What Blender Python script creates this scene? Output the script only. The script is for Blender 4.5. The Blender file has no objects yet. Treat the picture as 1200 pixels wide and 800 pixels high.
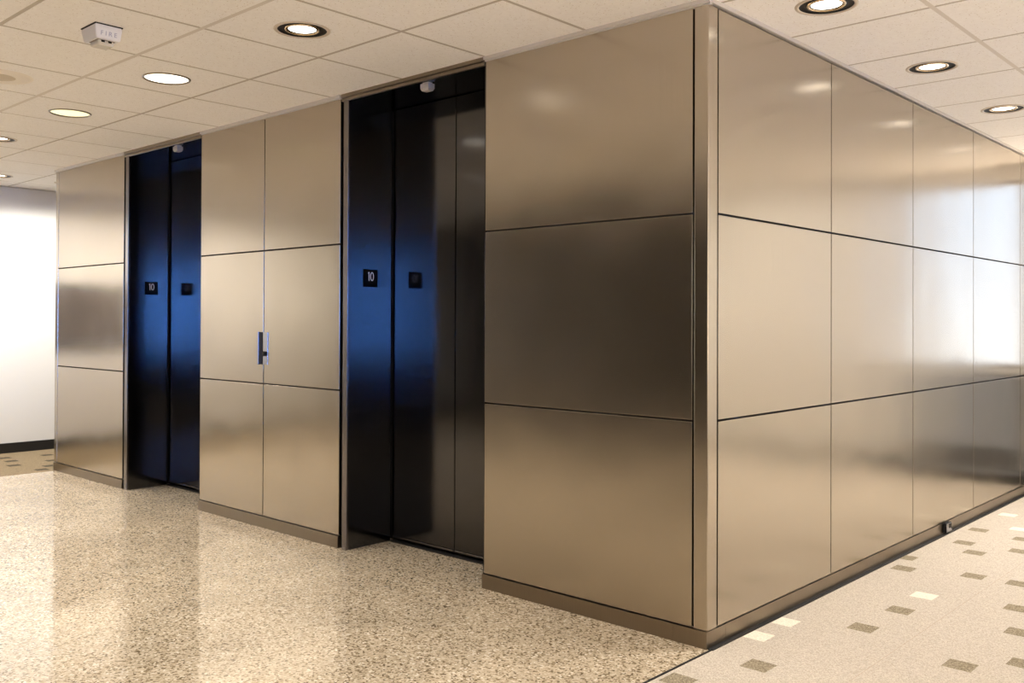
import bpy, bmesh, math, random
from mathutils import Vector, Matrix

random.seed(7)
SC = bpy.context.scene
COL = SC.collection
U = 1.276                                   # metres per camera height used while measuring
PI = math.pi

# ------------------------------------------------------------------ materials
def new_mat(name):
    m = bpy.data.materials.new(name); m.use_nodes = True
    nt = m.node_tree
    b = nt.nodes['Principled BSDF']
    return m, nt, b

def N(nt, t, **kw):
    n = nt.nodes.new(t)
    for k, v in kw.items():
        setattr(n, k, v)
    return n

def plain(name, col, rough=.5, metal=0., spec=.5, emit=None, estr=0.):
    m, nt, b = new_mat(name)
    # a faint procedural mottling keeps the surface from being perfectly flat
    tc = N(nt, 'ShaderNodeTexCoord'); no = N(nt, 'ShaderNodeTexNoise')
    no.inputs['Scale'].default_value = 9.; no.inputs['Detail'].default_value = 4.
    nt.links.new(tc.outputs['Object'], no.inputs['Vector'])
    mr = N(nt, 'ShaderNodeMapRange')
    mr.inputs['To Min'].default_value = max(0., rough-.04); mr.inputs['To Max'].default_value = min(1., rough+.04)
    nt.links.new(no.outputs['Fac'], mr.inputs['Value'])
    nt.links.new(mr.outputs['Result'], b.inputs['Roughness'])
    b.inputs['Base Color'].default_value = (*col, 1)
    b.inputs['Metallic'].default_value = metal
    b.inputs['Specular IOR Level'].default_value = spec
    if emit:
        b.inputs['Emission Color'].default_value = (*emit, 1)
        b.inputs['Emission Strength'].default_value = estr
    return m

def brushed(name, col, rough, aniso, streak=.06, bump=.02, rot=0.):
    m, nt, b = new_mat(name)
    geo = N(nt, 'ShaderNodeNewGeometry')
    mp = N(nt, 'ShaderNodeMapping'); mp.inputs['Scale'].default_value = (260, 260, 1.6)
    nt.links.new(geo.outputs['Position'], mp.inputs['Vector'])
    no = N(nt, 'ShaderNodeTexNoise'); no.inputs['Scale'].default_value = 1.; no.inputs['Detail'].default_value = 3.
    nt.links.new(mp.outputs['Vector'], no.inputs['Vector'])
    big = N(nt, 'ShaderNodeTexNoise'); big.inputs['Scale'].default_value = 1.3; big.inputs['Detail'].default_value = 3.
    nt.links.new(geo.outputs['Position'], big.inputs['Vector'])
    mr = N(nt, 'ShaderNodeMapRange')
    mr.inputs['From Min'].default_value = .3; mr.inputs['From Max'].default_value = .7
    mr.inputs['To Min'].default_value = 1-streak; mr.inputs['To Max'].default_value = 1+streak
    nt.links.new(no.outputs['Fac'], mr.inputs['Value'])
    mx = N(nt, 'ShaderNodeVectorMath', operation='SCALE')
    mx.inputs[0].default_value = col
    nt.links.new(mr.outputs['Result'], mx.inputs['Scale'])
    nt.links.new(mx.outputs['Vector'], b.inputs['Base Color'])
    mr2 = N(nt, 'ShaderNodeMapRange')
    mr2.inputs['From Min'].default_value = .3; mr2.inputs['From Max'].default_value = .7
    mr2.inputs['To Min'].default_value = rough-.025; mr2.inputs['To Max'].default_value = rough+.025
    nt.links.new(big.outputs['Fac'], mr2.inputs['Value'])
    nt.links.new(mr2.outputs['Result'], b.inputs['Roughness'])
    b.inputs['Metallic'].default_value = 1.
    b.inputs['Anisotropic'].default_value = aniso
    b.inputs['Anisotropic Rotation'].default_value = rot
    tg = N(nt, 'ShaderNodeTangent', direction_type='RADIAL', axis='Z')
    nt.links.new(tg.outputs['Tangent'], b.inputs['Tangent'])
    if bump:
        bp = N(nt, 'ShaderNodeBump'); bp.inputs['Strength'].default_value = bump; bp.inputs['Distance'].default_value = .001
        wv = N(nt, 'ShaderNodeTexNoise'); wv.inputs['Scale'].default_value = 2.2; wv.inputs['Detail'].default_value = 1.
        nt.links.new(geo.outputs['Position'], wv.inputs['Vector'])
        bp.inputs['Strength'].default_value = 1.; bp.inputs['Distance'].default_value = bump*.05
        nt.links.new(wv.outputs['Fac'], bp.inputs['Height'])
        nt.links.new(bp.outputs['Normal'], b.inputs['Normal'])
    return m

def ramp(nt, stops, interp='LINEAR'):
    r = N(nt, 'ShaderNodeValToRGB'); e = r.color_ramp.elements
    r.color_ramp.interpolation = interp
    while len(e) > 1: e.remove(e[-1])
    e[0].position = stops[0][0]; e[0].color = (*stops[0][1], 1)
    for p, c in stops[1:]:
        k = e.new(p); k.color = (*c, 1)
    return r

def terrazzo():
    m, nt, b = new_mat('terrazzo')
    geo = N(nt, 'ShaderNodeNewGeometry')
    v = N(nt, 'ShaderNodeTexVoronoi'); v.inputs['Scale'].default_value = 125.
    nt.links.new(geo.outputs['Position'], v.inputs['Vector'])
    sp = N(nt, 'ShaderNodeSeparateColor'); nt.links.new(v.outputs['Color'], sp.inputs['Color'])
    r = ramp(nt, [(0., (.17, .125, .075)), (.10, (.29, .225, .145)), (.24, (.48, .395, .285)),
                  (.55, (.57, .475, .355)), (.82, (.66, .56, .435)), (.95, (.78, .7, .58))], 'CONSTANT')
    nt.links.new(sp.outputs['Red'], r.inputs['Fac'])
    v2 = N(nt, 'ShaderNodeTexNoise'); v2.inputs['Scale'].default_value = 300.; v2.inputs['Detail'].default_value = 2.
    nt.links.new(geo.outputs['Position'], v2.inputs['Vector'])
    big = N(nt, 'ShaderNodeTexNoise'); big.inputs['Scale'].default_value = 2.4; big.inputs['Detail'].default_value = 4.
    nt.links.new(geo.outputs['Position'], big.inputs['Vector'])
    mr = N(nt, 'ShaderNodeMapRange'); mr.inputs['From Min'].default_value = .3; mr.inputs['From Max'].default_value = .7
    mr.inputs['To Min'].default_value = .86; mr.inputs['To Max'].default_value = 1.1
    nt.links.new(big.outputs['Fac'], mr.inputs['Value'])
    mr2 = N(nt, 'ShaderNodeMapRange'); mr2.inputs['From Min'].default_value = .3; mr2.inputs['From Max'].default_value = .7
    mr2.inputs['To Min'].default_value = .84; mr2.inputs['To Max'].default_value = 1.14
    nt.links.new(v2.outputs['Fac'], mr2.inputs['Value'])
    mm = N(nt, 'ShaderNodeMath', operation='MULTIPLY')
    nt.links.new(mr.outputs['Result'], mm.inputs[0]); nt.links.new(mr2.outputs['Result'], mm.inputs[1])
    sc = N(nt, 'ShaderNodeVectorMath', operation='SCALE')
    nt.links.new(r.outputs['Color'], sc.inputs[0]); nt.links.new(mm.outputs[0], sc.inputs['Scale'])
    nt.links.new(sc.outputs['Vector'], b.inputs['Base Color'])
    b.inputs['Roughness'].default_value = .07
    b.inputs['Specular IOR Level'].default_value = .85
    return m

def carpet(name, c1, c2, scale=260.):
    m, nt, b = new_mat(name)
    geo = N(nt, 'ShaderNodeNewGeometry')
    v = N(nt, 'ShaderNodeTexVoronoi'); v.inputs['Scale'].default_value = scale
    nt.links.new(geo.outputs['Position'], v.inputs['Vector'])
    sp = N(nt, 'ShaderNodeSeparateColor'); nt.links.new(v.outputs['Color'], sp.inputs['Color'])
    r = ramp(nt, [(0., c1), (1., c2)]); nt.links.new(sp.outputs['Red'], r.inputs['Fac'])
    nt.links.new(r.outputs['Color'], b.inputs['Base Color'])
    b.inputs['Roughness'].default_value = .95; b.inputs['Specular IOR Level'].default_value = .1
    bp = N(nt, 'ShaderNodeBump'); bp.inputs['Strength'].default_value = .5; bp.inputs['Distance'].default_value = .003
    nt.links.new(v.outputs['Distance'], bp.inputs['Height']); nt.links.new(bp.outputs['Normal'], b.inputs['Normal'])
    return m

def ceiling_tile():
    m, nt, b = new_mat('ceiling_tile')
    geo = N(nt, 'ShaderNodeNewGeometry')
    v = N(nt, 'ShaderNodeTexVoronoi'); v.inputs['Scale'].default_value = 85.
    nt.links.new(geo.outputs['Position'], v.inputs['Vector'])
    no = N(nt, 'ShaderNodeTexNoise'); no.inputs['Scale'].default_value = 60.; no.inputs['Detail'].default_value = 4.
    nt.links.new(geo.outputs['Position'], no.inputs['Vector'])
    # pin holes: the middle of some voronoi cells
    sp = N(nt, 'ShaderNodeSeparateColor'); nt.links.new(v.outputs['Color'], sp.inputs['Color'])
    lt = N(nt, 'ShaderNodeMath', operation='LESS_THAN'); lt.inputs[1].default_value = .2
    nt.links.new(v.outputs['Distance'], lt.inputs[0])
    gt = N(nt, 'ShaderNodeMath', operation='GREATER_THAN'); gt.inputs[1].default_value = .62
    nt.links.new(sp.outputs['Red'], gt.inputs[0])
    mu = N(nt, 'ShaderNodeMath', operation='MULTIPLY')
    nt.links.new(lt.outputs[0], mu.inputs[0]); nt.links.new(gt.outputs[0], mu.inputs[1])
    r = ramp(nt, [(.3, (.89, .87, .85)), (.7, (.94, .925, .905))]); nt.links.new(no.outputs['Fac'], r.inputs['Fac'])
    mx = N(nt, 'ShaderNodeMix', data_type='RGBA')
    nt.links.new(mu.outputs[0], mx.inputs['Factor'])
    nt.links.new(r.outputs['Color'], mx.inputs['A']); mx.inputs['B'].default_value = (.62, .56, .48, 1)
    nt.links.new(mx.outputs['Result'], b.inputs['Base Color'])
    b.inputs['Roughness'].default_value = .9; b.inputs['Specular IOR Level'].default_value = .15
    return m

def painted(name, col, bump=.12):
    m, nt, b = new_mat(name)
    geo = N(nt, 'ShaderNodeNewGeometry')
    no = N(nt, 'ShaderNodeTexNoise'); no.inputs['Scale'].default_value = 140.; no.inputs['Detail'].default_value = 3.
    nt.links.new(geo.outputs['Position'], no.inputs['Vector'])
    bp = N(nt, 'ShaderNodeBump'); bp.inputs['Strength'].default_value = bump; bp.inputs['Distance'].default_value = .001
    nt.links.new(no.outputs['Fac'], bp.inputs['Height']); nt.links.new(bp.outputs['Normal'], b.inputs['Normal'])
    b.inputs['Base Color'].default_value = (*col, 1); b.inputs['Roughness'].default_value = .7
    b.inputs['Specular IOR Level'].default_value = .3
    return m

M = {}
M['bronze'] = brushed('bronze_brushed_steel', (.51, .455, .38), .235, .4, .025, .10)
M['bronze_edge'] = brushed('bronze_edge_metal', (.51, .455, .38), .22, .2, .025, 0)
M['plinth'] = brushed('plinth_metal', (.28, .235, .185), .30, .3, .025, 0)
M['dark_metal'] = brushed('dark_oxidised_metal', (.10, .098, .10), .13, 0., .03, 0)
M['flange'] = brushed('frame_flange_metal', (.24, .22, .215), .25, .2, .03, 0)
M['black'] = plain('black_gap', (.006, .005, .005), .7)
M['core'] = plain('dark_backing', (.02, .017, .014), .8)
M['wall'] = painted('white_wall_paint', (.82, .81, .79))
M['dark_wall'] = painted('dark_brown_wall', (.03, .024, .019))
M['base'] = plain('black_rubber_base', (.012, .011, .011), .5)
M['trim'] = plain('painted_ceiling_angle', (.62, .59, .555), .35, .3)
M['tee'] = plain('ceiling_tee_paint', (.50, .45, .39), .6)
M['tee_main'] = plain('ceiling_main_tee_paint', (.70, .655, .6), .6)
M['tile'] = ceiling_tile()
M['terrazzo'] = terrazzo()
M['carpet'] = carpet('beige_carpet', (.385, .335, .28), (.61, .55, .475))
M['carpet_brown'] = carpet('brown_beige_carpet', (.12, .09, .056), (.25, .195, .125))
M['carpet_deep'] = carpet('deep_brown_carpet_square', (.035, .027, .018), (.10, .08, .055))
M['carpet_dark'] = carpet('olive_carpet_square', (.15, .125, .085), (.40, .34, .245))
M['carpet_light'] = carpet('cream_carpet_square', (.66, .60, .5), (.88, .81, .7))
M['carpet_seam'] = plain('carpet_seam', (.42, .34, .27), .95)
M['lamp'] = plain('lamp_lens_glow', (.9, .9, .9), .4, emit=(1., .93, .83), estr=5.)
M['lamp_soft'] = plain('frosted_lens_glow', (.9, .9, .8), .4, emit=(1., .93, .80), estr=2.2)
M['lamp_yellow'] = plain('yellowed_lens_glow', (.5, .5, .35), .5, emit=(1., .95, .62), estr=.9)
M['black_satin'] = plain('black_baffle', (.006, .006, .006), .5, 0., .2)
M['tan_ring'] = plain('tan_trim_paint', (.58, .5, .41), .4)
M['gold_ring'] = plain('gold_reflector', (.75, .6, .42), .25, 1.)
M['white_plastic'] = plain('white_plastic', (.8, .8, .83), .35)
M['grey_plastic'] = plain('grey_plastic', (.42, .385, .37), .4)
M['cream_plastic'] = plain('cream_plastic', (.72, .65, .53), .45)
M['clear_lens'] = plain('strobe_lens', (.72, .68, .6), .12)
M['grey_ink'] = plain('grey_blue_ink', (.42, .43, .55), .5)
M['sign_black'] = plain('sign_black', (.004, .004, .005), .6, 0., .1)
M['numeral'] = plain('numeral_white', (.93, .93, .92), .5)
M['steel'] = plain('satin_steel', (.40, .41, .46), .25, 1.)
M['pull_black'] = plain('pull_recess_black', (.008, .01, .022), .5, 0., .15)
M['dark_blue_metal'] = plain('blue_grey_metal', (.3, .34, .42), .2, 1.)
M['grille'] = plain('speaker_grille', (.84, .79, .71), .7)
M['grille_dark'] = plain('speaker_cone_cover', (.62, .55, .44), .7)
M['frame'] = plain('window_frame_metal', (.5, .48, .46), .4, .2)
M['glass'], _nt, _b = new_mat('window_glass')
_b.inputs['Transmission Weight'].default_value = 1.; _b.inputs['Roughness'].default_value = 0.; _b.inputs['IOR'].default_value = 1.01
M['heater'] = plain('blue_grey_enamel', (.30, .34, .42), .35)
M['board'] = plain('dark_wood_board', (.07, .05, .04), .5)

# ------------------------------------------------------------------ geometry helpers
def link(name, bm, mats, parent=None, smooth=False):
    me = bpy.data.meshes.new(name)
    bm.normal_update()
    bm.to_mesh(me); bm.free()
    if not isinstance(mats, (list, tuple)): mats = [mats]
    for m in mats: me.materials.append(m)
    if smooth:
        for p in me.polygons: p.use_smooth = True
    o = bpy.data.objects.new(name, me); COL.objects.link(o)
    if parent is not None: o.parent = parent
    return o

def box(bm, x0, x1, y0, y1, z0, z1, bev=0., mi=0):
    x0, x1 = sorted((x0, x1)); y0, y1 = sorted((y0, y1)); z0, z1 = sorted((z0, z1))
    t = bmesh.new()
    bmesh.ops.create_cube(t, size=1.)
    for v in t.verts:
        v.co = Vector(((v.co.x+.5)*(x1-x0)+x0, (v.co.y+.5)*(y1-y0)+y0, (v.co.z+.5)*(z1-z0)+z0))
    if bev:
        bmesh.ops.bevel(t, geom=list(t.edges), offset=bev, segments=2, profile=.5, affect='EDGES')
    vm = [bm.verts.new(v.co) for v in t.verts]
    t.verts.index_update()
    for f in t.faces:
        nf = bm.faces.new([vm[v.index] for v in f.verts]); nf.material_index = mi
    t.free()
    return bm

def B(*a, **k):
    return box(bmesh.new(), *a, **k)

def lathe(bm, prof, n=48, close=False, mi=0):
    """revolve (r, z) about Z"""
    rings = []
    for r, z in prof:
        if r < 1e-6: rings.append([bm.verts.new((0, 0, z))])
        else: rings.append([bm.verts.new((r*math.cos(2*PI*i/n), r*math.sin(2*PI*i/n), z)) for i in range(n)])
    pairs = list(zip(rings[:-1], rings[1:]))
    if close: pairs.append((rings[-1], rings[0]))
    for a, b in pairs:
        for i in range(n):
            j = (i+1) % n
            if len(a) == 1 and len(b) == 1: continue
            if len(a) == 1: f = bm.faces.new((a[0], b[i], b[j]))
            elif len(b) == 1: f = bm.faces.new((a[i], b[0], a[j]))
            else: f = bm.faces.new((a[i], b[i], b[j], a[j]))
            f.material_index = mi
    bmesh.ops.recalc_face_normals(bm, faces=bm.faces)
    return bm

def prism(bm, pts, z0, z1, mi=0):
    lo = [bm.verts.new((x, y, z0)) for x, y in pts]; hi = [bm.verts.new((x, y, z1)) for x, y in pts]
    bm.faces.new(lo[::-1]).material_index = mi; bm.faces.new(hi).material_index = mi
    for i in range(len(pts)):
        j = (i+1) % len(pts)
        bm.faces.new((lo[i], lo[j], hi[j], hi[i])).material_index = mi
    bmesh.ops.recalc_face_normals(bm, faces=bm.faces)
    return bm

def thing(name, label, cat, loc=(0, 0, 0), group=None):
    o = bpy.data.objects.new(name, None); COL.objects.link(o)
    o.empty_display_size = .1
    o.location = loc; o['label'] = label; o['category'] = cat
    if group: o['group'] = group
    return o

def tag(o, label, cat, group=None):
    o['label'] = label; o['category'] = cat
    if group: o['group'] = group
    return o

def struct(name, bm, m, parent=None):
    o = link(name, bm, m, parent)
    if parent is None: o['kind'] = 'structure'
    return o

def dup(root, loc, label, group=None):
    r = root.copy(); COL.objects.link(r); r.location = loc; r['label'] = label
    if group: r['group'] = group
    for ch in list(root.children):
        c = ch.copy(); COL.objects.link(c); c.parent = r
        for g in ch.children:
            d = g.copy(); COL.objects.link(d); d.parent = c
    return r

def local(o, parent):
    """parent without moving (parts are modelled in world space; thing has only a translation)"""
    o.parent = parent
    o.matrix_parent_inverse = Matrix.Translation(-Vector(parent.location))
    return o

# ------------------------------------------------------------------ measured plan (metres)
XA, XB = -.0528*U, -.957*U                  # near pier: panel from corner post to nearer lift
XC, XD, XE = -1.844*U, -2.448*U, -3.050*U   # middle pier
XF, XG = -3.944*U, -4.899*U                 # far pier
XEND = -4.946*U
J1A, J1B, J1C = -1.790*U, -.957*U-.005, .245*U   # nearer lift: jamb planes, depth
J2A, J2B = -3.885*U, -3.050*U-.005
YK, YL, YM, YN, YO, YEND = .0587*U, .886*U, 1.737*U, 2.590*U, 3.450*U, 3.9*U
ZP, ZJ1, ZJ2, ZT, ZC = .054*U, .693*U, 1.336*U, 1.978*U, 1.993*U
ZS = 1.962*U                                # lift soffit
GAP = .0042
WL, WR, YB, YO2 = -6.01*U, 2.7*U, -6.0*U, -3.4*U
YLB = 3.9*U
TILE = .4785*U
Y0T = .065*U

# ------------------------------------------------------------------ the core (dark backing behind the cladding)
d = .022
rec = J1C + .045
pts = [(-d, d), (XB+.004, d), (XB+.004, rec), (XC-.004, rec), (XC-.004, d), (XE+.004, d), (XE+.004, rec), (XF-.004, rec),
       (XF-.004, d), (XEND+d, d), (XEND+d, YLB), (-d, YLB)]
struct('wall_core', prism(bmesh.new(), pts[::-1], 0, ZC+.3), M['core'])

# ------------------------------------------------------------------ cladding panels
def front_panel(x0, x1, z0, z1, label, group, bev=.0012):
    bm = B(x0+GAP, x1-GAP, 0, .02, z0+GAP, z1-GAP, bev=bev)
    o = link('wall_panel', bm, M['bronze'])
    return tag(o, label, 'wall panel', group)

def side_panel(y0, y1, z0, z1, label, group):
    bm = B(-.02, 0, y0+GAP, y1-GAP, z0+GAP, z1-GAP, bev=.0012)
    o = link('wall_panel', bm, M['bronze'])
    return tag(o, label, 'wall panel', group)

rows = [('lower', ZP, ZJ1), ('middle', ZJ1, ZJ2), ('upper', ZJ2, ZT)]
GF, GS = 'metal cladding panels on the elevator wall', 'metal cladding panels on the side wall by the carpet'
say = {'lower': 'lowest', 'middle': 'middle', 'upper': 'topmost'}
mids = {}
for rn, z0, z1 in rows:
    front_panel(XB, XA, z0, z1, f'{say[rn]} large brown metal panel between the nearer elevator and the corner post', GF)
    mids['r', rn] = front_panel(XD, XC, z0, z1, f'{say[rn]} brown metal panel touching the nearer elevator frame, right of center seam' if rn != 'middle'
                else 'middle brown metal panel with steel lock plate, beside the nearer elevator frame', GF)
    mids['l', rn] = front_panel(XE, XD, z0, z1, f'{say[rn]} narrow brown metal panel just right of the farther elevator' if rn != 'middle'
                else 'middle narrow brown metal panel with dark finger pull, right of the farther elevator', GF)
    front_panel(XG, XF, z0, z1, f'{say[rn]} brown metal panel left of the farther elevator by the white wall', GF)
ordn = ['nearest the corner post', 'second from the corner post', 'third from the corner post', 'fourth from the corner post', 'cut off at the right edge, fifth from the corner post']
for k, (y0, y1) in enumerate([(YK, YL), (YL, YM), (YM, YN), (YN, YO), (YO, YEND-.06)]):
    for rn, z0, z1 in rows:
        side_panel(y0, y1, z0, z1, f'{say[rn]} metal panel of the carpet side wall, {ordn[k]}', GS)

# corner posts
def post(x0, x1, y0, y1, label):
    o = link('corner_post', B(x0, x1, y0, y1, ZP, ZT, bev=.003), M['bronze'])
    return tag(o, label, 'corner post', 'metal corner posts')
post(XA+GAP, 0, 0, YK-GAP, 'tall bronze metal corner post where the elevator wall meets the side wall')
post(XEND, XG-GAP, 0, .06, 'thin far metal post ending the elevator wall beside the white wall')

# finger pull and lock plate in the middle pier
ZH0, ZH1 = .786*U, .942*U
bm = B(-2.492*U, -2.452*U, -.003, .0, ZH0, ZH1, bev=.001)
fp = link('finger_pull', bm, M['pull_black'], mids['l', 'middle']); fp['label'] = 'dark vertical finger pull'
for nm, a, b_ in (('pull_rim', -2.495*U, -2.485*U), ('pull_rim', -2.4555*U, -2.4515*U)):
    link(nm, B(a, b_, -.007, -.002, ZH0-.002, ZH1+.002, bev=.0012), M['dark_blue_metal'] if a < -2.47*U else M['black_satin'], fp)
lp = link('lock_plate', B(-2.4505*U, -2.410*U, -.004, .0, ZH0, ZH1, bev=.001), M['steel'], mids['r', 'middle']); lp['label'] = 'steel lock plate'
bm = bmesh.new(); lathe(bm, [(0, .012), (.013, .012), (.015, .009), (.015, 0), (0, 0)], 24)
bmesh.ops.transform(bm, matrix=Matrix.Translation((-2.432*U, -.003, .838*U)) @ Matrix.Rotation(PI/2, 4, 'X'), verts=bm.verts)
kc = link('lock_cylinder', bm, M['black_satin'], lp, True); kc['label'] = 'black lock cylinder'
link('lock_bolt', B(-2.449*U, -2.415*U, -.006, -.002, .842*U, .850*U, bev=.001), M['black_satin'], lp)

# ------------------------------------------------------------------ plinths, ceiling angle and black edging (setting)
PR = .006
bm = bmesh.new()
box(bm, XB-.006, -.119*U-.001, -PR, .02, 0, ZP-.001, bev=.001)
struct('baseboard_front', bm, M['plinth'])
struct('baseboard_middle', B(XE-.006, XC-.004, -PR, .02, 0, ZP-.001, bev=.001), M['plinth'])
struct('baseboard_far', B(XEND, XF, -PR, .02, 0, ZP-.001, bev=.001), M['plinth'])
bm = bmesh.new()
prism(bm, [(-.119*U, -PR), (.0005, -PR), (.0005, .107*U), (-.02, .107*U), (-.02, .02), (-.119*U, .02)], 0, ZP-.001)
struct('baseboard_corner', bm, M['plinth'])
struct('baseboard_side', B(-.02, .0005, .107*U+.0015, YEND-.05, 0, ZP-.001, bev=.001), M['plinth'])
bm = bmesh.new()
box(bm, .002, .024, 0, YEND-.02, 0, .004)
box(bm, .012, .020, YB, 0, 0, .004)
struct('trim_1', bm, M['black'])
# ceiling angle along the cladding
AW = .02
bm = bmesh.new()
for x0, x1 in ((XB-.004, AW*.6), (XE-.004, XC-.0), (XEND-.012, XF)):
    box(bm, x0, x1, -AW*.6, .012, ZT+.003, ZC+.001, bev=.0015)
    box(bm, x0+.004, x1-.004, -.003, .012, ZT-.004, ZT+.004)
box(bm, -.012, AW*.6, .012, YEND-.02, ZT+.003, ZC+.001, bev=.0015)
struct('trim_2', bm, M['trim'])

# ------------------------------------------------------------------ elevators
def elevator(xa, xb, xpl, xpr, label):
    """xa/xb: jamb planes (left, right); xpl/xpr: edges of the panels beside"""
    t = thing('elevator_entrance', label, 'elevator', ((xa+xb)/2, 0, 0), 'elevator entrances')
    yd = J1C
    def jamb(x_in, x_out):
        s = 1 if x_in > x_out else -1
        bm = bmesh.new()
        if s > 0: box(bm, x_in - .03, x_in, .0, yd, 0, ZS, bev=.002)      # jamb plate with a front edge
        else: box(bm, x_in, x_in + .004, .003, yd, 0, ZS, bev=.001)        # jamb tucked behind the panel edge
        o = link('jamb', bm, M['dark_metal'])
        local(o, t)
        if s < 0: return o
        fl = link('frame_edge', B(x_out + s*.030, x_in + s*.002, -.004, .012, 0, ZS, bev=.002), M['flange'])
        local(fl, t)
        return o
    jamb(xa, xpl); jamb(xb, xpr)
    hd = link('header', B(xpl+.004, xpr-.004, .012, yd+.03, ZS, ZC+.02, bev=.001), M['dark_metal']); local(hd, t)
    fa = bmesh.new()
    box(fa, xpl+.006, xpr-.004, -.002, .012, ZS, ZT-.002, bev=.002)
    box(fa, xpl+.006, xpr-.004, -.008, .012, ZT, ZC+.001, bev=.002)
    fo = link('header_fascia', fa, M['plinth']); local(fo, t)
    xm = (xa+xb)/2 - .006
    for a, b_ in ((xa+.002, xm-.0022), (xm+.0022, xb-.002)):
        dl = link('door_leaf', B(a-.0, b_, yd+.014, yd+.034, .022, ZS-.004, bev=.003), M['dark_metal']); local(dl, t)
        ds = link('bottom_edge', B(a+.01, b_-.004, yd+.006, yd+.016, .024, .034, bev=.002), M['flange']); ds.parent = dl
    si = link('sill', B(xa, xb, yd-.012, yd+.03, 0, .005, bev=.001), M['black']); local(si, t)
    return t

elevator(J1A, J1B, XC, XB, 'nearer dark metal elevator entrance beside the big corner panels')
elevator(J2A, J2B, XF, XE, 'farther dark metal elevator entrance near the white wall')

# floor-number plates on the jambs
def numerals():
    """thin sans 1 and 0, in the Y-Z plane, height 1"""
    bm = bmesh.new(); w = .10
    def bar(a, b_, ww):
        a = Vector(a); b_ = Vector(b_); dd = (b_-a).normalized(); n = Vector((-dd.y, dd.x))*ww/2
        q = [a+n, a-n, b_-n, b_+n]
        lo = [bm.verts.new((0, p.x, p.y)) for p in q]; hi = [bm.verts.new((.05, p.x, p.y)) for p in q]
        bm.faces.new(hi); bm.faces.new(lo[::-1])
        for i in range(4): bm.faces.new((lo[i], lo[(i+1) % 4], hi[(i+1) % 4], hi[i]))
    bar((-.27, 0), (-.27, 1.), w); bar((-.27, 1-w*.45), (-.45, .86), w*.8)
    n = 40; cx, cz, rx, rz = .16, .5, .26, .5
    rows_ = []
    for i in range(n):
        a = 2*PI*i/n
        row = []
        for x in (0., .05):
            for s in (0., 1.):
                row.append(bm.verts.new((x, cx+(rx-w*s)*math.cos(a), cz+(rz-w*s)*math.sin(a))))
        rows_.append(row)
    for i in range(n):
        a, b_ = rows_[i], rows_[(i+1) % n]
        bm.faces.new((a[2], b_[2], b_[3], a[3])); bm.faces.new((a[0], b_[0], b_[2], a[2])); bm.faces.new((a[1], a[3], b_[3], b_[1]))
        bm.faces.new((a[0], a[1], b_[1], b_[0]))
    bmesh.ops.recalc_face_normals(bm, faces=bm.faces)
    return bm

def plate(xj, y0, y1, label):
    z0, z1 = 1.150*U, 1.227*U
    t = thing('floor_number_sign', label, 'sign', (xj, (y0+y1)/2, z0), 'floor number plates')
    p = link('plate', B(0, .004, (y0-y1)/2, (y1-y0)/2, 0, z1-z0, bev=.0012), M['sign_black'], t)
    bm = numerals(); s = .050
    for v in bm.verts: v.co = Vector((.0037+v.co.x*.02, v.co.y*s + .002, .034+v.co.z*s))
    nm = link('numeral', bm, M['numeral'], t); nm['label'] = 'thin white numerals 10'
    return t
plate(J1A, .084*U, .163*U, 'black plate numbered 10 on the jamb of the nearer elevator')
plate(J2A, .100*U, .180*U, 'black plate numbered 10 on the jamb of the farther elevator')

# small white detectors under the headers
def hood(xc, label):
    t = thing('ceiling_sensor', label, 'sensor', (xc, .040, ZS), 'small sensors under the elevator headers')
    bm = bmesh.new()
    w = .030
    q = [(-w, -.022), (w, -.022), (w, .022), (-w, .022)]
    lo = [bm.verts.new((x*.8, y*.75, -.042)) for x, y in q]; mid = [bm.verts.new((x, y, -.030)) for x, y in q]; hi = [bm.verts.new((x, y, -.006)) for x, y in q]
    bm.faces.new(lo[::-1]); bm.faces.new(hi)
    for A, C_ in ((lo, mid), (mid, hi)):
        for i in range(4): bm.faces.new((A[i], A[(i+1) % 4], C_[(i+1) % 4], C_[i]))
    bmesh.ops.recalc_face_normals(bm, faces=bm.faces)
    link('housing', bm, M['grey_plastic'], t)
    link('mount', B(-.02, .02, -.016, .016, -.007, 0), M['cream_plastic'], t)
    return t
hood(-1.315*U, 'small white sensor box under the header of the nearer elevator')
hood(-3.362*U, 'small white sensor box under the header of the farther elevator')

# ------------------------------------------------------------------ floors
bm = bmesh.new()
def quad(bm, x0, x1, y0, y1, z, mi=0):
    f = bm.faces.new([bm.verts.new((x, y, z)) for x, y in ((x0, y0), (x1, y0), (x1, y1), (x0, y1))]); f.material_index = mi; return f
XT0 = -4.915*U
box(bm, XT0, .016, YO2, rec, -.05, 0)
struct('floor', bm, M['terrazzo'])

bm = bmesh.new()
box(bm, .016, WR, -2.9*U, YEND, -.05, .0005, mi=0)
box(bm, .016, WR, YB, -2.9*U, -.05, .0005, mi=4)  # unseen zone coloured darker so the jamb reflections stay dark
box(bm, WL, XT0, YB, YLB, -.05, .0005, mi=4)
box(bm, XT0, .016, YB, YO2, -.05, .0005, mi=0)
dark = [(.266, .528), (.286, .80), (.091, 1.372), (.335, 1.446), (.22, 1.852), (.129, 2.014), (.096, 2.341), (.179, -.016),
        (.608, .39), (.358, 2.014), (.496, 1.45), (.58, 1.106), (.655, .831), (.742, .531), (.069, -.27), (.307, 2.274), (.033, 1.56)]
lite = [(.286, 1.037), (.236, 2.499), (.050, .409), (.053, .219), (.098, 2.83)]
h = .040
for lst, mi in ((dark, 1), (lite, 2)):
    for x, y in lst:
        quad(bm, max((x-h)*U, .026), (x+h)*U, (y-h)*U, (y+h)*U, .0011, mi)
rnd = random.Random(3)
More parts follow.
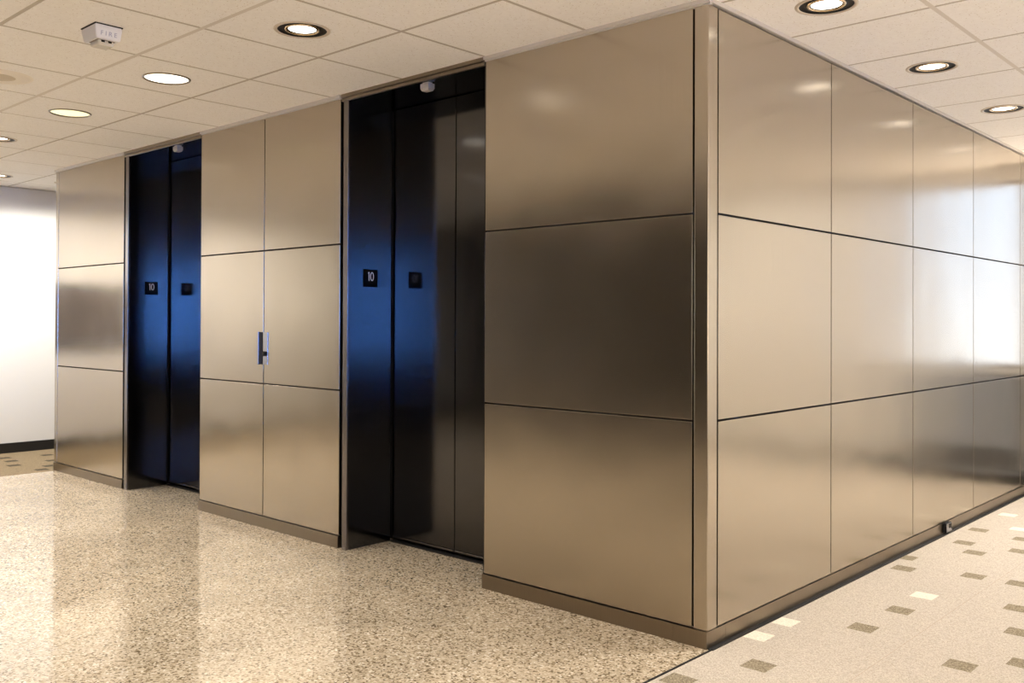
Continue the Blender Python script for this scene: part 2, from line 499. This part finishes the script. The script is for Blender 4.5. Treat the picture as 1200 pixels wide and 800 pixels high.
for i in range(150):
    x, y = rnd.uniform(.1, 2.6), rnd.uniform(-5.8, 3.8)
    if -.6 < y and x < .80 and y < 2.9: continue
    if y > 2.3 and x < .5 and y < 2.9: continue
    quad(bm, (x-h)*U, (x+h)*U, (y-h)*U, (y+h)*U, .0011, 1 if rnd.random() < .78 else 2)
for x, y in ((-5.56, -.05), (-5.34, -.11), (-5.69, .24), (-5.39, .16), (-5.02, -.05), (-5.15, .05), (-5.75, -.03), (-5.2, -.3), (-5.55, -.6), (-5.3, .5)):
    quad(bm, (x-h)*U, (x+h)*U, (y-h)*U, (y+h)*U,   .0011, 5)
quad(bm, .4215*U-.0012, .4215*U+.0012, -3*U, 3.8*U, .0010, 3)
struct('floor_carpet', bm, [M['carpet'], M['carpet_dark'], M['carpet_light'], M['carpet_seam'], M['carpet_brown'], M['carpet_deep']])

# ------------------------------------------------------------------ ceiling: tiles, tees, holes for the downlights
def tile_c(i, j):
    return ((i+.5)*TILE, Y0T+(j+.5)*TILE)
lights = {}        # (i,j) -> kind
for i in (-3, -5, -7, -9):
    for j in (-2, -4, -6):
        lights[i, j] = {-5: 'soft', -7: 'yellow'}.get(i, 'ring') if j == -2 else 'ring'
for j in (0, 2, 4, 6, -2, -4):
    for i in (0, 4):
        lights[i, j] = 'ring'
lights[4, 7] = 'wash'; lights[3, 7] = 'wash'; lights[2, -4] = 'ring'; lights[2, 4] = 'ring'; lights[2, 6] = 'ring'
for j in (-1, 0, 1, -2, -3, -4, -5, -6, 3):
    lights[-12, j] = 'wash'  # one is visible; most others are added to brighten the left wall
RO = .122
bm = bmesh.new()
i0, i1 = math.floor(WL/TILE), math.ceil(WR/TILE)
j0, j1 = math.floor((YB-Y0T)/TILE), math.ceil((YEND-Y0T)/TILE)
for i in range(i0, i1):
    for j in range(j0, j1):
        x0, x1 = i*TILE, (i+1)*TILE; y0, y1 = Y0T+j*TILE, Y0T+(j+1)*TILE
        g, e = .0085, .0115
        zo, zi = ZC+.0018, ZC
        if (i, j) in lights: zi = ZC
        o4 = [bm.verts.new(p) for p in ((x0+g, y0+g, zo), (x1-g, y0+g, zo), (x1-g, y1-g, zo), (x0+g, y1-g, zo))]
        i4 = [bm.verts.new(p) for p in ((x0+e, y0+e, zi), (x1-e, y0+e, zi), (x1-e, y1-e, zi), (x0+e, y1-e, zi))]
        for k in range(4):
            bm.faces.new((o4[k], o4[(k+1) % 4], i4[(k+1) % 4], i4[k]))
        if (i, j) in lights:
            cx, cy = tile_c(i, j); n = 48; q = n//4
            c = [bm.verts.new((cx+(RO-.008)*math.cos(2*PI*k/n-3*PI/4), cy+(RO-.008)*math.sin(2*PI*k/n-3*PI/4), zi)) for k in range(n)]
            for s in range(4):
                arc = [c[(s*q+k) % n] for k in range(q+1)]
                # fan from corner s to first half, corner s+1 to the rest
                mid = q//2
                for k in range(q):
                    cor = i4[s] if k < mid else i4[(s+1) % 4]
                    bm.faces.new((cor, arc[k+1], arc[k]))
                bm.faces.new((i4[s], i4[(s+1) % 4], arc[mid]))
        else:
            bm.faces.new(i4)
for i in range(i0, i1+1):                     # tees along Y
    w = .012 if i in (1, -11) else .009
    quad(bm, i*TILE-w, i*TILE+w, YB, YEND, ZC+(.0012 if w < .01 else .0007), 1 if w < .01 else 2)
for j in range(j0, j1+1):                     # tees along X
    w = .012 if j in (-2, -6) else .009
    y = Y0T+j*TILE
    quad(bm, WL, WR, y-w, y+w, ZC+(.0014 if w < .01 else .0004), 1 if w < .01 else 2)
quad(bm, WL, WR, YB, YEND, ZC+.15, 0)          # slab above
struct('ceiling', bm, [M['tile'], M['tee'], M['tee_main']])

# ------------------------------------------------------------------ downlights
SPOT = bpy.data.lights.new('lamp', 'SPOT'); SPOT.energy = 92.; SPOT.color = (1., .945, .855)
SPOT.spot_size = math.radians(94); SPOT.spot_blend = 1.; SPOT.shadow_soft_size = .05
WASH = SPOT.copy(); WASH.energy = 84.; WASH.name = 'wash_lamp'; WASH.spot_size = math.radians(164); WASH.spot_blend = .75
def bulb(t, data=None):
    o = bpy.data.objects.new('bulb', data or SPOT); COL.objects.link(o); o.parent = t; o.location = (0, 0, -.012)
def ring_light(data=None):
    t = thing('recessed_downlight', 'x', 'ceiling light', (0, 0, 0), 'recessed ceiling downlights')
    link('trim_ring', lathe(bmesh.new(), [(.1055, .004), (.1065, -.003), (.112, -.005), (.1215, -.002), (.1222, .001)], 64), M['tan_ring'], t, True)
    link('baffle', lathe(bmesh.new(), [(.0745, .001), (.076, .003), (.098, .004), (.1062, .000)], 64), M['black_satin'], t, True)
    link('reflector_ring', lathe(bmesh.new(), [(.0635, .006), (.0645, -.001), (.070, -.0030), (.075, -.001), (.076, .006)], 64), M['gold_ring'], t, True)
    link('retaining_lip', lathe(bmesh.new(), [(.0595, .006), (.0600, .0015), (.0642, .0015)], 64), M['black_satin'], t, True)
    link('lens', lathe(bmesh.new(), [(0, .002), (.03, .0022), (.0597, .004)], 48), M['lamp'], t, True)
    bulb(t, data)
    return t
def soft_light(lens):
    t = thing('recessed_downlight', 'x', 'ceiling light', (0, 0, 0), 'recessed ceiling downlights')
    link('trim_ring', lathe(bmesh.new(), [(.1085, .004), (.1095, -.003), (.114, -.006), (.1205, -.003), (.1222, .001)], 64), M['plinth'], t, True)
    link('lens', lathe(bmesh.new(), [(0, -.003), (.06, -.002), (.1092, .001)], 64), M[lens], t, True)
    bulb(t)
    return t
protos = {'ring': ring_light(), 'wash': ring_light(WASH), 'soft': soft_light('lamp_soft'), 'yellow': soft_light('lamp_yellow')}
named = {(-3, -2): 'black-ringed round ceiling light in front of the gap between the two elevators, nearest lobby light',
         (-5, -2): 'white full-face round ceiling light with thin dark rim, second nearest in the lobby row',
         (-7, -2): 'yellowish full-face round ceiling light, third nearest in the lobby row',
         (-9, -2): 'dark-rimmed round ceiling light at the left edge, in the lobby row',
         (-12, -1): 'farthest small ceiling light above the white wall at the left edge',
         (0, 0): 'big black-ringed round ceiling light nearest the corner post, at the top edge',
         (0, 2): 'black-ringed round ceiling light over the carpet, middle of three along the side wall',
         (0, 4): 'black-ringed round ceiling light over the carpet, farthest of three, at the right edge'}
used = {'ring': False, 'wash': False, 'soft': False, 'yellow': False}
for (i, j), kd in lights.items():
    x, y = tile_c(i, j)
    lab = named.get((i, j), 'round recessed ceiling light beyond the edges of the picture')
    if not used[kd]:
        o = protos[kd]; o.location = (x, y, ZC); o['label'] = lab; used[kd] = True
    else:
        o = dup(protos[kd], (x, y, ZC), lab)
    if (i, j) not in named: o['group'] = 'ceiling lights beyond the picture'

# ------------------------------------------------------------------ ceiling speaker
cx, cy = tile_c(-6, -3)
t = thing('ceiling_speaker', 'flat round beige loudspeaker grille set in a ceiling tile at the left edge', 'speaker', (cx, cy, ZC))
link('grille', lathe(bmesh.new(), [(.078, -.005), (.14, -.006), (.158, -.004), (.164, .001)], 64), M['grille'], t, True)
link('center_disc', lathe(bmesh.new(), [(0, -.0045), (.076, -.0045), (.079, -.006)], 64), M['grille_dark'], t, True)

# ------------------------------------------------------------------ fire alarm strobe on the ceiling
def text_mesh(body, size, depth):
    cu = bpy.data.curves.new('letters', 'FONT'); cu.body = body; cu.size = size; cu.extrude = depth
    cu.align_x = 'CENTER'; cu.align_y = 'CENTER'
    to = bpy.data.objects.new('letters', cu); COL.objects.link(to)
    bpy.context.view_layer.update()
    me = bpy.data.meshes.new_from_object(to.evaluated_get(bpy.context.evaluated_depsgraph_get()))
    bpy.data.objects.remove(to)
    return me
fx, fy = -1.69*U, -1.122*U
t = thing('fire_alarm_strobe', 'white box reading FIRE hanging under a ceiling tile at upper left', 'fire alarm', (fx, fy, ZC))
bm = bmesh.new()
box(bm, -.074, .074, -.060, .060, -.004, .0005, mi=0)
link('mounting_gap', bm, M['black'], t)
bm = bmesh.new()
hi = [(-.072, -.058), (.072, -.058), (.072, .058), (-.072, .058)]; lo = [(-.060, -.052), (.066, -.052), (.066, .052), (-.060, .052)]
rings = [[bm.verts.new((x, y, z)) for x, y in P] for P, z in ((hi, -.004), (hi, -.018), (lo, -.062))]
bm.faces.new(rings[0]); bm.faces.new(rings[2][::-1])
for A, C_ in zip(rings[:-1], rings[1:]):
    for k in range(4): bm.faces.new((A[k], C_[k], C_[(k+1) % 4], A[(k+1) % 4]))
bmesh.ops.recalc_face_normals(bm, faces=bm.faces)
bmesh.ops.bevel(bm, geom=list(bm.edges), offset=.003, segments=2, affect='EDGES')
link('housing', bm, M['white_plastic'], t)
bm = B(-.035, .045, -.036, .036, -.084, -.060, bev=.008)
ln = link('strobe_lens', bm, M['clear_lens'], t); ln['label'] = 'clear strobe lens'
for yy in (-.022, .008):
    link('flash_tube', B(-.02, .0462, yy, yy+.016, -.072, -.062, bev=.002), M['black_satin'], ln)
link('lens_rim', B(-.038, .048, -.039, .039, -.0635, -.060, bev=.001), M['plinth'], ln)
me = text_mesh('F I R E', .027, .0008); me.materials.append(M['grey_ink'])
fo = bpy.data.objects.new('lettering', me); COL.objects.link(fo); fo.parent = t; fo['label'] = 'grey letters FIRE'
tilt = math.atan2(.006, .044)
fo.rotation_euler = (Matrix.Rotation(PI/2, 4, 'Z') @ Matrix.Rotation(PI/2 + tilt, 4, 'X')).to_euler()
fo.location = (.0700, 0, -.040)

# ------------------------------------------------------------------ outlet on the side plinth
t = thing('outlet_box', 'small black outlet box on the side wall base above the carpet', 'outlet', (0, 2.16*U, .012))
link('box_body', B(.0005, .022, -.050, .046, 0, .056, bev=.002), M['black_satin'], t)
fcp = link('face_plate', B(.0215, .0245, -.046, .043, .003, .053, bev=.001), M['steel'], t)
link('socket', B(.024, .027, -.002, .034, .022, .048, bev=.002), M['black_satin'], fcp)

# ------------------------------------------------------------------ outer walls and windows
def wall_with_hole(name, axis, pos, thick, a0, a1, holes, z1, mat):
    """axis 'x': wall plane x = pos (runs along y); 'y': plane y = pos; boxes around rectangular holes (a0,a1,z0,z1)"""
    bm = bmesh.new()
    def seg(u0, u1, z0, zz):
        if axis == 'x': box(bm, pos, pos+thick, u0, u1, z0, zz)
        else: box(bm, u0, u1, pos, pos+thick, z0, zz)
    cur = a0
    for h0, h1, z0, zz in holes:
        seg(cur, h0, 0, z1); seg(h0, h1, 0, z0); seg(h0, h1, zz, z1); cur = h1
    seg(cur, a1, 0, z1)
    return struct(name, bm, mat)

def window(n, axis, pos, thick, h0, h1, z0, z1, mull):
    bm = bmesh.new(); w = .04; c = pos+thick*.5
    def seg(u0, u1, a, b_):
        if axis == 'x': box(bm, c-.03, c+.03, u0, u1, a, b_, bev=.003)
        else: box(bm, u0, u1, c-.03, c+.03, a, b_, bev=.003)
    seg(h0, h0+w, z0, z1); seg(h1-w, h1, z0, z1); seg(h0+w, h1-w, z0, z0+w); seg(h0+w, h1-w, z1-w, z1)
    for m_ in mull: seg(m_-w/2, m_+w/2, z0+w, z1-w)
    o = struct(f'window_{n}', bm, M['frame'])
    if axis == 'x': g = B(c-.004, c+.004, h0+w, h1-w, z0+w, z1-w)
    else: g = B(h0+w, h1-w, c-.004, c+.004, z0+w, z1-w)
    link('window_pane', g, M['glass'], o)
    s = bmesh.new()
    sgn = -1 if thick > 0 else 1
    if axis == 'x': box(s, pos+sgn*.05, pos+thick*.4, h0-.03, h1+.03, z0-.03, z0, bev=.003)
    else: box(s, h0-.03, h1+.03, pos+sgn*.05, pos+thick*.4, z0-.03, z0, bev=.003)
    link('window_sill', s, M['wall'], o)
    return o

ZW = ZC+.15
HE = (.09*U, .80*U, .71*U, 1.90*U)
wall_with_hole('wall_end', 'y', YEND, .15, -.02, WR, [HE], ZW, M['wall'])
window(1, 'y', YEND, .15, *HE, [])
HR = (-4.20*U, -2.65*U, .55*U, 1.8*U)
H_FILL = [(-1.9*U, -.6*U, .62*U, 1.9*U), (-.3*U, 1.0*U, .62*U, 1.9*U)]  # unseen windows, added to throw more daylight onto the ceiling
wall_with_hole('wall_right', 'x', WR, .15, YB, YEND+.15, [HR]+H_FILL, ZW, M['wall'])
for k, hh in enumerate(H_FILL): window(3+k, 'x', WR, .15, *hh, [])
window(2, 'x', WR, .15, *HR, [])
wall_with_hole('wall_left', 'x', WL, -.15, YB, YLB, [], ZW, M['wall'])
H_FILL_REAR = (.35*U, 2.35*U, .62*U, 1.9*U)  # rear window added out of view as further fill for the ceiling
wall_with_hole('wall_rear', 'y', YB, -.15, WL, WR, [H_FILL_REAR], ZW, M['wall'])
window(5, 'y', YB, -.15, *H_FILL_REAR, [1.35*U])
struct('wall_closing', B(WL, XEND+d, YLB, YLB+.15, 0, ZW), M['wall'])
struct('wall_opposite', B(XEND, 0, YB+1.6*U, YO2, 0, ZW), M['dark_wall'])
bh = .095
struct('baseboard_left', B(WL, WL+.012, YB, YLB, 0, bh, bev=.002), M['base'])
struct('baseboard_end', B(.05, WR, YEND-.012, YEND, 0, .11, bev=.002), M['base'])
struct('baseboard_right', B(WR-.012, WR, YB, YEND-.012, 0, .11, bev=.002), M['base'])
struct('trim_3', B(WL, WL+.018, YB, YLB, ZC-.012, ZC+.001, bev=.001), M['trim'])
t = thing('heater_cabinet', 'blue-grey heater cabinet under the window at the end of the carpet', 'heater', (.45*U, YEND-.012, 0))
bm = bmesh.new(); box(bm, -.35*U, .35*U, -.12, 0, .08, .66*U, bev=.006)
link('housing', bm, M['heater'], t)
bm = bmesh.new()
for k in range(14): box(bm, -.33*U, .33*U, -.124, -.118, .12+k*.012, .126+k*.012)
link('louver', bm, M['black_satin'], t)
link('plinth', B(-.34*U, .34*U, -.10, 0, .0005, .085), M['base'], t)
# framed dark board on the left wall (it shows as a dark band mirrored in the far panels)
t = thing('notice_board', 'dark framed board hanging on the white wall left of the picture', 'notice board', (WL, -.75*U, .80*U))
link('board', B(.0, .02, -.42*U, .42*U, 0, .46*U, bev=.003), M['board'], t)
bm = bmesh.new()
for a in ((-.44*U, .44*U, -.02, .02), (-.44*U, .44*U, .46*U-.02, .46*U+.02), (-.44*U, -.42*U, 0, .46*U), (.42*U, .44*U, 0, .46*U)):
    box(bm, 0, .03, *a, bev=.003)
link('frame', bm, M['black_satin'], t)

# ------------------------------------------------------------------ daylight
w = bpy.data.worlds.new('daylight'); SC.world = w; w.use_nodes = True
nt = w.node_tree; bg = nt.nodes['Background']
tc = N(nt, 'ShaderNodeTexCoord'); sx = N(nt, 'ShaderNodeSeparateXYZ'); nt.links.new(tc.outputs['Generated'], sx.inputs['Vector'])
def mixv(fac, a, b_):
    mx = N(nt, 'ShaderNodeMix', data_type='VECTOR')
    nt.links.new(fac, mx.inputs['Factor'])
    for k, v in ((4, a), (5, b_)):
        if isinstance(v, tuple): mx.inputs[k].default_value = v
        else: nt.links.new(v, mx.inputs[k])
    return mx.outputs[1]
def rng(src, lo, hi):
    r_ = N(nt, 'ShaderNodeMapRange', interpolation_type='SMOOTHSTEP')
    r_.inputs['From Min'].default_value = lo; r_.inputs['From Max'].default_value = hi
    nt.links.new(src, r_.inputs['Value']); return r_.outputs['Result']
# bright warm lower half added to light the ceiling, pale sky above, a low blue band shaped for the jamb reflections
base = mixv(rng(sx.outputs['Z'], -.16, .02), (10.5, 8.7, 6.8), (2.3, 2.05, 1.75))
base = mixv(rng(sx.outputs['Y'], .7, .85), base, mixv(rng(sx.outputs['Z'], -.10, .12), (2.5, 2.6, 2.75), (1.8, 2.1, 2.6)))
dt = N(nt, 'ShaderNodeVectorMath', operation='DOT_PRODUCT')
nt.links.new(tc.outputs['Generated'], dt.inputs[0]); dt.inputs[1].default_value = Vector((.90, -.435, .0)).normalized()
az = N(nt, 'ShaderNodeMath', operation='ABSOLUTE'); nt.links.new(sx.outputs['Z'], az.inputs[0])
el = N(nt, 'ShaderNodeMath', operation='SUBTRACT'); el.inputs[0].default_value = 1.
nt.links.new(rng(az.outputs[0], .0, .17), el.inputs[1])
lob = N(nt, 'ShaderNodeMath', operation='MULTIPLY')
nt.links.new(rng(dt.outputs['Value'], .925, 1.), lob.inputs[0]); nt.links.new(el.outputs[0], lob.inputs[1])
lo_sky = mixv(rng(dt.outputs['Value'], .80, .90), base, (.9, .85, .8))
sky = mixv(lob.outputs[0], lo_sky, (3.6, 11.5, 36.))
nt.links.new(sky, bg.inputs['Color'])
bg.inputs['Strength'].default_value = 1.

# ------------------------------------------------------------------ camera
cd = bpy.data.cameras.new('camera'); cam = bpy.data.objects.new('camera', cd); COL.objects.link(cam)
yaw, pit, roll = -.0411693778, .00817625293, .00380332999
a = math.radians(135)+yaw
F = Vector((math.cos(a)*math.cos(pit), math.sin(a)*math.cos(pit), math.sin(pit)))
R = Vector((math.sin(a), -math.cos(a), 0)); Up = R.cross(F)
r2 = R*math.cos(roll)+Up*math.sin(roll); u2 = -R*math.sin(roll)+Up*math.cos(roll)
mw = Matrix((r2, u2, -F)).transposed().to_4x4()
mw.translation = Vector((1.49450401*U, -2.50901001*U, 1.0*U))
cam.matrix_world = mw
cd.sensor_fit = 'HORIZONTAL'; cd.sensor_width = 36.; cd.lens = 36*1094.10693/1200
cd.shift_y = -32.8174467/1200; cd.clip_start = .02
SC.camera = cam

vs = SC.view_settings
vs.view_transform = 'Standard'; vs.look = 'None'; vs.gamma = 1.; vs.use_curve_mapping = False
vs.exposure = .14
SC.cycles.use_denoising = True
SC.cycles.max_bounces = 10; SC.cycles.diffuse_bounces = 6; SC.cycles.glossy_bounces = 6
SC.cycles.caustics_reflective = True
SC.cycles.sample_clamp_indirect = 6.
